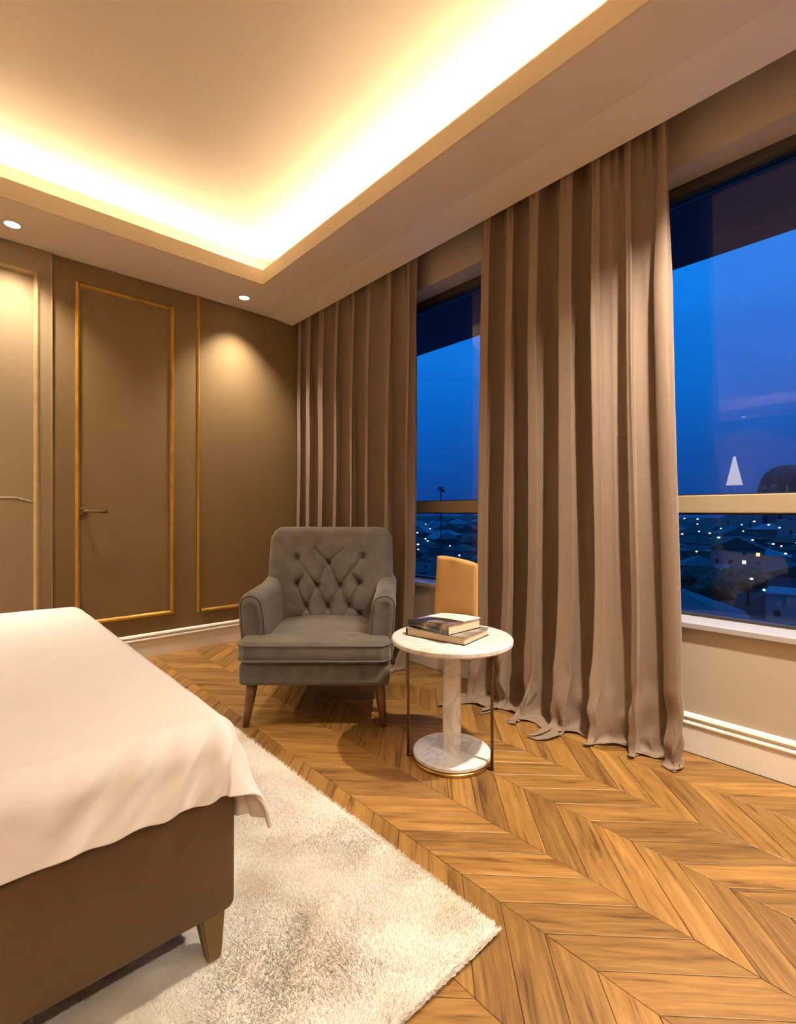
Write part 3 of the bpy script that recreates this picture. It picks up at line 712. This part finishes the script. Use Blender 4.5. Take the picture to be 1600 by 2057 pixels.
# ================================================================== BED
BX1, BY0, BY1, BX0 = .462, 1.035, 2.835, -1.66
bed = empty('bed', ((BX0+BX1)/2, (BY0+BY1)/2, 0), 'brown leather upholstered bed with tapered brass legs', 'bed')
def bpart(name, bm, m, smooth=False, par=None):
    o = obj(name, bm, m, par or bed, smooth=smooth)
    if par is None: o.matrix_parent_inverse = Matrix.Translation(-Vector(bed.location))
    return o
bpart('bed_base', box(BX0+.06, BX1, BY0, BY1, .130, .398, .022, 5), 'leather', True)
bpart('headboard', box(BX0-.06, BX0+.055, BY0-.05, BY1+.05, .10, 1.15, .03, 4), 'leather', True)
for lx, ly, sx_, sy_ in ((BX1-.045, BY0+.05, 1, -1), (BX1-.055, BY1-.055, 1, 1), (BX0+.14, BY0+.055, -1, -1), (BX0+.14, BY1-.055, -1, 1)):
    bm = bmesh.new(); rings = []
    for z, h, off in ((.132, .028, 0), (.05, .017, .006), (.0305, .014, .007)):
        rings.append([bm.verts.new((lx+sx_*off+h*a, ly+sy_*off+h*b, z)) for a, b in ((-1, -1), (1, -1), (1, 1), (-1, 1))])
    for A, B in zip(rings, rings[1:]):
        for k in range(4): bm.faces.new((A[k], A[(k+1) % 4], B[(k+1) % 4], B[k]))
    bm.faces.new(rings[0]); bm.faces.new(rings[-1]); bmesh.ops.recalc_face_normals(bm, faces=bm.faces)
    bmesh.ops.bevel(bm, geom=list(bm.edges), offset=.004, segments=2, affect='EDGES')
    for v in bm.verts:
        v.co.z = .0145+(v.co.z-.0305)*(.132-.0145)/(.132-.0305)
    bpart('leg', bm, 'bronze_leg')
# duvet: cloth rectangle draped over the mattress block
def duvet():
    ex0, ey0, ey1 = BX1+.012, BY0-.012, BY1+.012          # edges it bends over
    OX, OY = .215, .128                                    # overhang at foot and sides
    nx, ny = 210, 260
    xs = np.concatenate([np.linspace(BX0+.35, ex0-.35, 60, endpoint=False), np.linspace(ex0-.35, ex0+OX, nx-60)])
    ys = np.concatenate([np.linspace(ey0-OY, ey0+.45, 150, endpoint=False), np.linspace(ey0+.45, ey1-.3, 50, endpoint=False), np.linspace(ey1-.3, ey1+OY, ny-200)])
    zt = .548; r = .060
    def hang(o):                                           # arc length past the bend start -> (out, down)
        if o <= 0: return o, 0.0
        q = r*PI/2
        if o < q: return r*math.sin(o/r), r*(1-math.cos(o/r))
        return r+(o-q)*.05, r+(o-q)
    P = np.zeros((len(ys), len(xs), 3))
    for j, cy in enumerate(ys):
        for i, cx in enumerate(xs):
            ox = cx-(ex0-r); near = cy < (ey0+ey1)/2
            oy = (ey0+r)-cy if near else cy-(ey1-r)
            sy = -1 if near else 1; yb = (ey0+r) if near else (ey1-r)
            dome = .030*(1-((cy-(ey0+ey1)/2)/((ey1-ey0)/2))**2)*min(1, max(0, (ex0-cx)/.7)) if (ox < 0 and oy < 0) else 0
            if ox <= 0 and oy <= 0: x, y, z = cx, cy, zt+dome
            elif oy <= 0:
                a, b = hang(ox); x, y, z = ex0-r+a, cy, zt-b
            elif ox <= 0:
                a, b = hang(oy); x, y, z = cx, yb+sy*a, zt-b
            else:
                rr_ = math.hypot(ox, oy); th = math.atan2(oy, ox); k = th/(PI/2)
                a, b = hang(rr_)
                ear = math.sin(PI*k)**1.3
                st = max(0, rr_-r*PI/2)                    # straight hanging length
                al = math.radians(23)*ear
                outd = a+st*math.sin(al)*.85; down = b-st*(1-math.cos(al))
                # azimuth sweeps from +x (foot) to the side; the ear leans to the foot
                az = PI/2*(k**1.9)
                x = ex0-r+outd*math.cos(az); y = yb+sy*outd*math.sin(az); z = zt-down
            # wrinkles
            if oy > -.05 and ox < .03 and near:            # side drop: slanting soft folds
                f = sstep(-.05, .09, oy)
                d1 = .5-1.6*abs(noise.noise(Vector(((cx-.75*cy)*8.0, (.75*cx+cy)*1.5, 2.2))))
                d2 = noise.noise(Vector(((cx-.9*cy)*24, (cx+cy)*3.0, 5.2)))
                kk = .017*d1+.010*d2
                y += sy*f*kk; z += f*.5*kk
                # radiating creases close to the corner
                rc = max(0, 1-math.hypot(cx-(ex0-.10), max(0, .02-oy))/.32)
                y += sy*f*.009*rc*math.sin(cx*70+oy*28)
            if ox > 0 and oy > -.10:                       # ear and foot drop near the corner
                f = sstep(0, .09, ox)*sstep(-.10, .05, oy)
                kk = .012*noise.noise(Vector((cx*7, cy*14, 9.1)))+.005*math.sin((cy*1.2+cx*.4)*60)
                x += f*kk; y += f*.4*kk
            z += .0065*noise.noise(Vector((cx*3.2, cy*2.4, .5)))+.0034*noise.noise(Vector((cx*2+cy*9, cx*4-cy*3, 3.5)))
            P[j, i] = (x, y, z)
    me = grid_mesh('duvet', P); o = obj('duvet', me, 'duvet', label='white cotton duvet draped over the bed', cat='duvet', smooth=True)
    m_ = o.modifiers.new('thick', 'SOLIDIFY'); m_.thickness = .010; m_.offset = 1.0 if me.polygons[len(me.polygons)//2].normal.z < 0 else -1.0
    m_ = o.modifiers.new('sub', 'SUBSURF'); m_.levels = 0; m_.render_levels = 1
    return o
duvet()

# ================================================================== RUG
RX0, RX1, RY0, RY1 = -.95, .965, .690, 3.15
rug = empty('rug', ((RX0+RX1)/2, (RY0+RY1)/2, 0), 'cream shaggy rug under the bed', 'rug')
def rug_mat(name, dark):
    m = bpy.data.materials.new(name); m.use_nodes = True; n = m.node_tree; b = n.nodes['Principled BSDF']; L = n.links.new
    b.inputs['Roughness'].default_value = .9; b.inputs['Specular IOR Level'].default_value = .15
    t = n.nodes.new('ShaderNodeTexCoord'); z = n.nodes.new('ShaderNodeTexNoise'); z.inputs['Scale'].default_value = 7; z.inputs['Detail'].default_value = 5
    L(t.outputs['Object'], z.inputs['Vector']); r = n.nodes.new('ShaderNodeValToRGB'); L(z.outputs['Fac'], r.inputs[0])
    r.color_ramp.elements[0].position = .36; r.color_ramp.elements[1].position = .56
    r.color_ramp.elements[0].color = (.80*dark, .69*dark, .54*dark, 1); r.color_ramp.elements[1].color = (.93*dark, .85*dark, .72*dark, 1)
    L(r.outputs[0], b.inputs['Base Color'])
    ge = n.nodes.new('ShaderNodeNewGeometry'); va = n.nodes.new('ShaderNodeVectorMath'); va.operation = 'MULTIPLY_ADD'
    va.inputs[1].default_value = (.35, .35, .35); va.inputs[2].default_value = (0, 0, .8); L(ge.outputs['Normal'], va.inputs[0])
    vn = n.nodes.new('ShaderNodeVectorMath'); vn.operation = 'NORMALIZE'; L(va.outputs[0], vn.inputs[0]); L(vn.outputs[0], b.inputs['Normal'])
    tr = n.nodes.new('ShaderNodeBsdfTranslucent'); L(r.outputs[0], tr.inputs[0]); mx = n.nodes.new('ShaderNodeMixShader'); mx.inputs[0].default_value = .2
    L(b.outputs[0], mx.inputs[1]); L(tr.outputs[0], mx.inputs[2]); L(mx.outputs[0], n.nodes['Material Output'].inputs[0]); return m
M['rug'] = rug_mat('rug_pile', 1.0); M['rug_base'] = rug_mat('rug_backing', .85)
def rpart(name, me, m):
    o = obj(name, me, m, rug); o.matrix_parent_inverse = Matrix.Translation(-Vector(rug.location)); return o
rpart('backing', box(RX0+.012, RX1-.012, RY0+.012, RY1-.012, .0008, .010, .004), 'rug_base')
def pile_mat():
    xs = np.arange(RX0+.006, RX1-.004, .006); ys = np.arange(RY0+.006, RY1-.004, .006); ym = ys < 2.45
    ys = np.concatenate([ys[ys < 2.45], np.arange(2.45, RY1-.004, .02)]); xs = np.concatenate([np.arange(RX0+.006, -.05, .03), xs[xs > -.05]])
    Xg, Yg = np.meshgrid(xs, ys); rs = np.random.RandomState(9)
    e_ = np.minimum(np.minimum(RX1-Xg, Xg-RX0), np.minimum(Yg-RY0, RY1-Yg)); ed = np.sqrt(np.clip(e_/.02, 0, 1))
    low = .0016*np.sin(Xg*23+3*np.sin(Yg*9))*np.sin(Yg*19+2*np.sin(Xg*7))
    Z = .002+(.0125+low+rs.normal(0, .0011, Xg.shape))*ed
    P = np.stack([Xg+rs.normal(0, .0012, Xg.shape), Yg+rs.normal(0, .0012, Xg.shape), Z], -1)
    o = rpart('pile_ground', grid_mesh('pile_ground', P), 'rug'); o['kind'] = 'stuff'
pile_mat()
def pile():
    rs = np.random.RandomState(4)
    # denser where it shows, sparser under the bed
    def pts(n, x0, x1, y0, y1): return np.stack([rs.uniform(x0, x1, n), rs.uniform(y0, y1, n)], 1)
    A = pts(120000, .0, RX1-.008, RY0+.008, BY0+.25); B = pts(80000, BX1-.06, RX1-.008, BY0+.25, RY1-.01); C = pts(4000, RX0+.01, 0, RY0+.01, RY1-.01)
    p = np.concatenate([A, B, C]); n = len(p)
    # nap: leaning direction varies smoothly over the rug
    ang = 2.2*np.sin(p[:, 0]*5.3+1.7*np.sin(p[:, 1]*4.1))+1.9*np.sin(p[:, 1]*6.7+p[:, 0]*3.1)+rs.normal(0, .7, n)
    lean = rs.uniform(.15, .8, n); ln = rs.uniform(.009, .0155, n)
    edge_ = np.minimum(RX1-p[:, 0], p[:, 1]-RY0); 
    base = np.stack([p[:, 0], p[:, 1], np.full(n, .0085)], 1)
    dirv = np.stack([np.cos(ang)*lean, np.sin(ang)*lean, np.ones(n)], 1)
    e1 = edge_ < .02                                       # fibres at the border lean outwards
    ox = (RX1-p[:, 0] < .02); dirv[ox, 0] = np.abs(dirv[ox, 0])+.3
    oy = (p[:, 1]-RY0 < .02); dirv[oy, 1] = -np.abs(dirv[oy, 1])-.3
    dirv /= np.linalg.norm(dirv, axis=1)[:, None]
    sa = rs.uniform(0, 2*PI, n); side = np.stack([np.cos(sa), np.sin(sa), np.zeros(n)], 1)*.0011
    mid = base+dirv*(ln*.55)[:, None]; tipd = dirv*np.array([1.5, 1.5, .75]); tip = mid+tipd*(ln*.45)[:, None]
    V = np.stack([base-side, base+side, mid+side*.9, mid-side*.9, tip], 1).reshape(-1, 3).astype(np.float32)
    idx = (np.arange(n)*5)[:, None]
    quads = (idx+np.array([0, 1, 2, 3])); tris = (idx+np.array([3, 2, 4]))
    me = bpy.data.meshes.new('pile'); me.vertices.add(n*5); me.vertices.foreach_set('co', V.ravel())
    lp = np.concatenate([quads, tris], 1).ravel().astype(np.int32)
    me.loops.add(len(lp)); me.loops.foreach_set('vertex_index', lp)
    me.polygons.add(n*2); st = np.stack([np.arange(n)*7, np.arange(n)*7+4], 1).ravel().astype(np.int32)
    me.polygons.foreach_set('loop_start', st); me.update(calc_edges=True); me.validate()
    o = rpart('pile', me, 'rug'); o['kind'] = 'stuff'; return o
pile()

# ================================================================== FLOOR LAMP (seen as a reflection in the glass)
fl_ = empty('floor_lamp', (-4.80, 2.30, 0), 'floor lamp with a lit white conical shade by the end wall', 'lamp')
obj('base', lathe([(0, .0005), (.14, .0005), (.14, .012), (.02, .022), (0, .022)], 36), 'bronze', fl_)
obj('pole', tube([(0, 0, .02), (0, 0, 1.52)], .010, 12), 'bronze', fl_, smooth=True)
obj('lamp_shade', lathe([(.120, 1.46), (.118, 1.452), (.016, 1.93), (0, 1.935), (0, 1.925), (.012, 1.92), (.112, 1.46)], 36), 'lampshade', fl_)

# ================================================================== THE CITY OUTSIDE
GZ = -26.0
M['ground'] = mat('city_ground', (0.03, 0.034, 0.038), 0.9, noise_amt=0.6, noise_scale=0.03)
g = obj('city_ground', box(30, 2600, -900, 2600, GZ-1, GZ), 'ground', label='dark city ground spreading below the window', cat='ground'); g['kind'] = 'structure'
WALLC = [(0.20, 0.20, 0.22), (0.10, 0.11, 0.13), (0.26, 0.22, 0.23), (0.06, 0.065, 0.075)]
ROOFC = [(0.09, 0.10, 0.12), (0.20, 0.21, 0.24), (0.03, 0.032, 0.036), (0.10, 0.06, 0.055)]
WM = [mat('house_wall', c, .8) for c in WALLC]; RM = [mat('house_roof', c, .8) for c in ROOFC]
WARM = emis('lit_window_warm', (1.0, .55, .22), 1.6); COOL = emis('lit_window_cool', (.75, .85, 1.0), 1.6); DARKW = mat('dark_window', (.02, .025, .035), .2)
RED = mat('rosy_wall', (.30, .15, .15), .8)
def shared(name, bm, m):
    d = bpy.data.meshes.new(name); bm.normal_update(); bm.to_mesh(d); bm.free(); d.materials.append(m); return d
def gable():
    bm = bmesh.new(); v = [bm.verts.new(p) for p in ((-.54, -.54, 0), (.54, -.54, 0), (.54, .54, 0), (-.54, .54, 0), (-.54, 0, .34), (.54, 0, .34))]
    for f in ((0, 1, 5, 4), (2, 3, 4, 5), (0, 4, 3), (1, 2, 5), (3, 2, 1, 0)): bm.faces.new([v[i] for i in f])
    return bm
def hip():
    bm = bmesh.new(); v = [bm.verts.new(p) for p in ((-.54, -.54, 0), (.54, -.54, 0), (.54, .54, 0), (-.54, .54, 0), (-.2, 0, .3), (.2, 0, .3))]
    for f in ((0, 1, 5, 4), (2, 3, 4, 5), (0, 4, 3), (1, 2, 5), (3, 2, 1, 0)): bm.faces.new([v[i] for i in f])
    return bm
def flat():
    bm = bmesh.new(); bx(bm, -.52, .52, -.52, .52, 0, .05); bx(bm, -.1, .2, -.15, .15, .05, .16); return bm
WALLM = [shared('walls', box(-.5, .5, -.5, .5, 0, 1), m) for m in WM]
REDM = shared('walls', box(-.5, .5, -.5, .5, 0, 1), RED)
ROOFM = {(k, i): shared('roof', fn(), m) for k, fn in (('gable', gable), ('hip', hip), ('flat', flat)) for i, m in enumerate(RM)}
WINM = [shared('window', box(-.02, .02, -.5, .5, -.5, .5), m) for m in (WARM, COOL, DARKW, DARKW)]
rc = random.Random(12)
def part(name, me, parent, loc, scl):
    o = bpy.data.objects.new(name, me); COL.objects.link(o); o.parent = parent; o.location = loc; o.scale = scl; return o
CN = ['pale grey', 'slate grey', 'pinkish', 'charcoal']; RN = ['grey', 'light grey', 'black', 'dull red']
def house(x, y, wx, wy, h, rz, kind, wi, ri, lit=.25, red=False, label=None):
    o = empty('house', (x, y, GZ), label or f"{'rosy' if red else CN[wi]} house with {RN[ri]} {kind} roof {'near the window' if math.hypot(x, y) < 220 else 'amid the lamps' if math.hypot(x, y) < 450 else 'close to the skyline'}", 'house', rz, 'houses of the city outside')
    part('walls', REDM if red else WALLM[wi], o, (0, 0, 0), (wx, wy, h)); part('roof', ROOFM[(kind, ri)], o, (0, 0, h), (wx, wy, min(wx, wy) if kind != 'flat' else 8))
    fl = max(1, int(h//3.2)); nw = max(2, int(wy//4))
    if math.hypot(x, y) < 420:
        for f in range(fl):
            for k in range(nw):
                if rc.random() < .45: continue
                m = WINM[rc.choice([0, 1])] if rc.random() < lit*.5 else WINM[2]
                part('window', m, o, (-wx/2, wy*((k+.5)/nw-.5), 1.9+f*3.1), (1, 1.2, 1.3))
    return o
azf = lambda u: math.atan2(math.cos(YAW)-(u-800)/FPX*math.sin(YAW), math.sin(YAW)+(u-800)/FPX*math.cos(YAW))
def polar(az, dist): return math.cos(az)*dist, math.sin(az)*dist
placed = []
def free(x, y, r):
    for a, b, c in placed:
        if (x-a)**2+(y-b)**2 < (r+c)**2: return False
    placed.append((x, y, r)); return True
placed.append((*polar(azf(886), 150), 5))
# nearest big roofs seen beyond the sill
house(*polar(.31, 118), 16, 22, 6, .35, 'hip', 1, 0, 0.0, label='long low house with grey hip roof below the near window'); placed.append((*polar(.31, 118), 14))
house(*polar(.13, 140), 12, 16, 9, .1, 'flat', 0, 1, .6, label='pale flat-roofed house beside the dark trees'); placed.append((*polar(.13, 140), 11))
house(*polar(.228, 232), 13, 17, 13, .2, 'gable', 2, 3, .35, red=True, label='rosy house with lit windows among the dark houses'); placed.append((*polar(.228, 232), 12))
# towers on the skyline
def tower(az, dist, w, h, label, dome=False, wi=3):
    x, y = polar(az, dist); placed.append((x, y, w*.75)); o = empty('tower', (x, y, GZ), label, 'tower', az, 'towers on the skyline')
    part('walls', WALLM[wi], o, (0, 0, 0), (w, w, h))
    if dome:
        me = shared('dome', lathe([(.5*math.cos(a), .5*math.sin(a)) for a in np.linspace(0, PI/2-.001, 9)]+[(0, .5)], 20), WM[wi]); part('dome', me, o, (0, 0, h), (w, w, w*.9))
        for k in range(5): part('rib', WALLM[(wi+1) % 4], o, (-w/2-.6, w*(k-2)*.19, 0), (2, w*.05, h*.97))
    else:
        part('crown', WALLM[(wi+1) % 4], o, (0, 0, h), (w*.5, w*.5, h*.05))
    for f in range(7):
        for k in range(4):
            if rc.random() < .7: continue
            part('window', WINM[2], o, (-w/2-.3, w*((k+.5)/4-.5), h*(.1+f*.12)), (8, w*.06, 3))
tower(azf(1582), 900, 64, 66, 'tall dark domed tower on the skyline', True)
tower(azf(1535), 840, 14, 58, 'slim dark block next to the domed tower')
tower(azf(1554), 770, 10, 58, 'slim tower with a small crown beside the dome', False, 1)
for u, w, h, d_ in ((1500, 30, 24, 700), (1470, 22, 22, 640), (1620, 46, 40, 800), (1600, 26, 20, 560), (1430, 26, 18, 720), (1080, 30, 22, 900), (1190, 24, 20, 820), (880, 30, 20, 860), (940, 26, 22, 900), (1700, 40, 60, 900)):
    tower(azf(u), d_, w, h, ['pale block tower standing in the middle of the dusk city', 'grey block tower standing in the middle of the dusk city'][w % 4 == 2], False, 2 if w % 4 == 2 else 0)
cnt = 0
for it in range(20000):
    if cnt >= 230: break
    az = rc.uniform(-.25, 1.05); dist = 115*math.exp(rc.uniform(0, 1)**.9*2.0); x, y = polar(az, dist)
    sc2 = .62+dist/520
    wx, wy = rc.uniform(9, 16)*sc2, rc.uniform(10, 22)*sc2; h = rc.uniform(3.5, 9.5)*(.8+.2*sc2)
    if 118 < dist < 185 and .10 < az < .36: continue
    if not free(x, y, .5*math.hypot(wx, wy)*1.06+1): continue
    house(x, y, wx, wy, h, az+rc.uniform(-.5, .5), rc.choice(['gable', 'hip', 'hip', 'flat']), rc.randrange(4), rc.randrange(4)); cnt += 1
# trees
LEAF = mat('night_leaf', (0.030, 0.042, 0.030), .9, noise_amt=.5, noise_scale=1.5); BARK = mat('bark', (.05, .04, .03), .9)
def crown(seed):
    bm = bmesh.new(); bmesh.ops.create_icosphere(bm, subdivisions=3, radius=1)
    for v in bm.verts:
        n1 = noise.noise(v.co*1.6+Vector((seed, 0, 0))); n2 = noise.noise(v.co*4.5+Vector((0, seed, 0)))
        v.co *= 1+.35*n1+.22*n2
    return bm
CR = [shared('crown', crown(k*7.7), LEAF) for k in range(4)]; TKM = shared('trunk', tube([(0, 0, 0), (0, 0, 1)], [.5, .3], 7), BARK)
def tree(x, y, r, h, label):
    o = empty('tree', (x, y, GZ), label, 'tree', rc.uniform(0, 6), 'dark trees of the city outside')
    part('trunk', TKM, o, (0, 0, 0), (.9, .9, h*.7)); part('crown', rc.choice(CR), o, (0, 0, h-r*.8), (r, r, r*.85))
for k in range(400):
    az = rc.uniform(.08, .40); d_ = rc.uniform(122, 190); r_ = rc.uniform(2.6, 5.0)
    if free(*polar(az, d_), r_*1.2): tree(*polar(az, d_), r_, rc.uniform(6, 11), 'large dark tree in the grove below the window')
for k in range(200):
    az = rc.uniform(-.2, 1.0); d_ = 110*math.exp(rc.uniform(0, 1.3)); x, y = polar(az, d_)
    if free(x, y, 4.6): tree(x, y, rc.uniform(2.2, 3.6), rc.uniform(5, 10), 'round dark tree between the houses')
# palm on a tall trunk
px_, py_ = polar(azf(886), 150)
pm = empty('palm_tree', (px_, py_, GZ), 'lone tall palm with thin trunk against the blue sky', 'palm tree')
obj('trunk', tube([(0, 0, 0), (.3, .2, 18), (.1, 0, 34.2)], [.28, .22, .18], 8), BARK, pm)
for k in range(22):
    a = 2*PI*k/22*3.1; el = rc.uniform(-.6, 1.2); ln = rc.uniform(1.3, 2.0); bm = bmesh.new(); rows = []
    for q in range(6):
        t = q/5; rr2 = ln*t; zz = 34.2+ln*(math.sin(el)*t-.45*t*t); w = .26*math.sin(PI*min(1, t*.9+.08))
        c = Vector((rr2*math.cos(el)*math.cos(a)+.1, rr2*math.cos(el)*math.sin(a), zz)); sd = Vector((-math.sin(a), math.cos(a), 0))*w
        rows.append([bm.verts.new(c-sd+Vector((0, 0, -.08))), bm.verts.new(c), bm.verts.new(c+sd+Vector((0, 0, -.08)))])
    for A, B in zip(rows, rows[1:]):
        for i in range(2): bm.faces.new((A[i], A[i+1], B[i+1], B[i]))
    obj('frond', bm, LEAF, pm)
# street lamps
POLE = mat('lamp_post', (.08, .08, .08), .6)
HEAD = [emis('street_lamp_white', (.80, .88, 1.0), 4.5), emis('street_lamp_warm', (1.0, .72, .42), 4.5), emis('street_lamp_orange', (1.0, .42, .14), 3.5), emis('street_lamp_teal', (.35, .85, .95), 3)]
def ico():
    bm = bmesh.new(); bmesh.ops.create_icosphere(bm, subdivisions=1, radius=.5); return bm
HM = [shared('lamp_head', ico(), m) for m in HEAD]; PMs = shared('pole', tube([(0, 0, 0), (0, 0, 1)], .5, 6), POLE)
HN = ['white', 'warm white', 'orange', 'teal']
for k in range(290):
    az = rc.uniform(-.2, .95); d_ = 112*math.exp(rc.uniform(0, 1)**.7*1.95); x, y = polar(az, d_)
    if not free(x, y, 1.0): continue
    hi = rc.choice([0, 0, 0, 1, 1, 2, 3] if d_ < 400 else [0, 0, 1, 1, 2]); h = rc.uniform(7, 10)+d_*.012; s2 = .38+d_*.0019
    o = empty('street_lamp', (x, y, GZ), f"{'bright' if d_ < 190 else 'small' if d_ < 420 else 'tiny'} {HN[hi]} street lamp {'beside the dark grove below the window' if d_ < 190 else 'among the dark house roofs' if d_ < 420 else 'far off towards the skyline'}", 'street lamp', 0, 'street lamps of the city outside')
    part('pole', PMs, o, (0, 0, 0), (.2, .2, h)); part('lamp_head', HM[hi], o, (0, 0, h), (s2*rc.uniform(.8, 1.5), s2*rc.uniform(.8, 2.0), s2*.8))
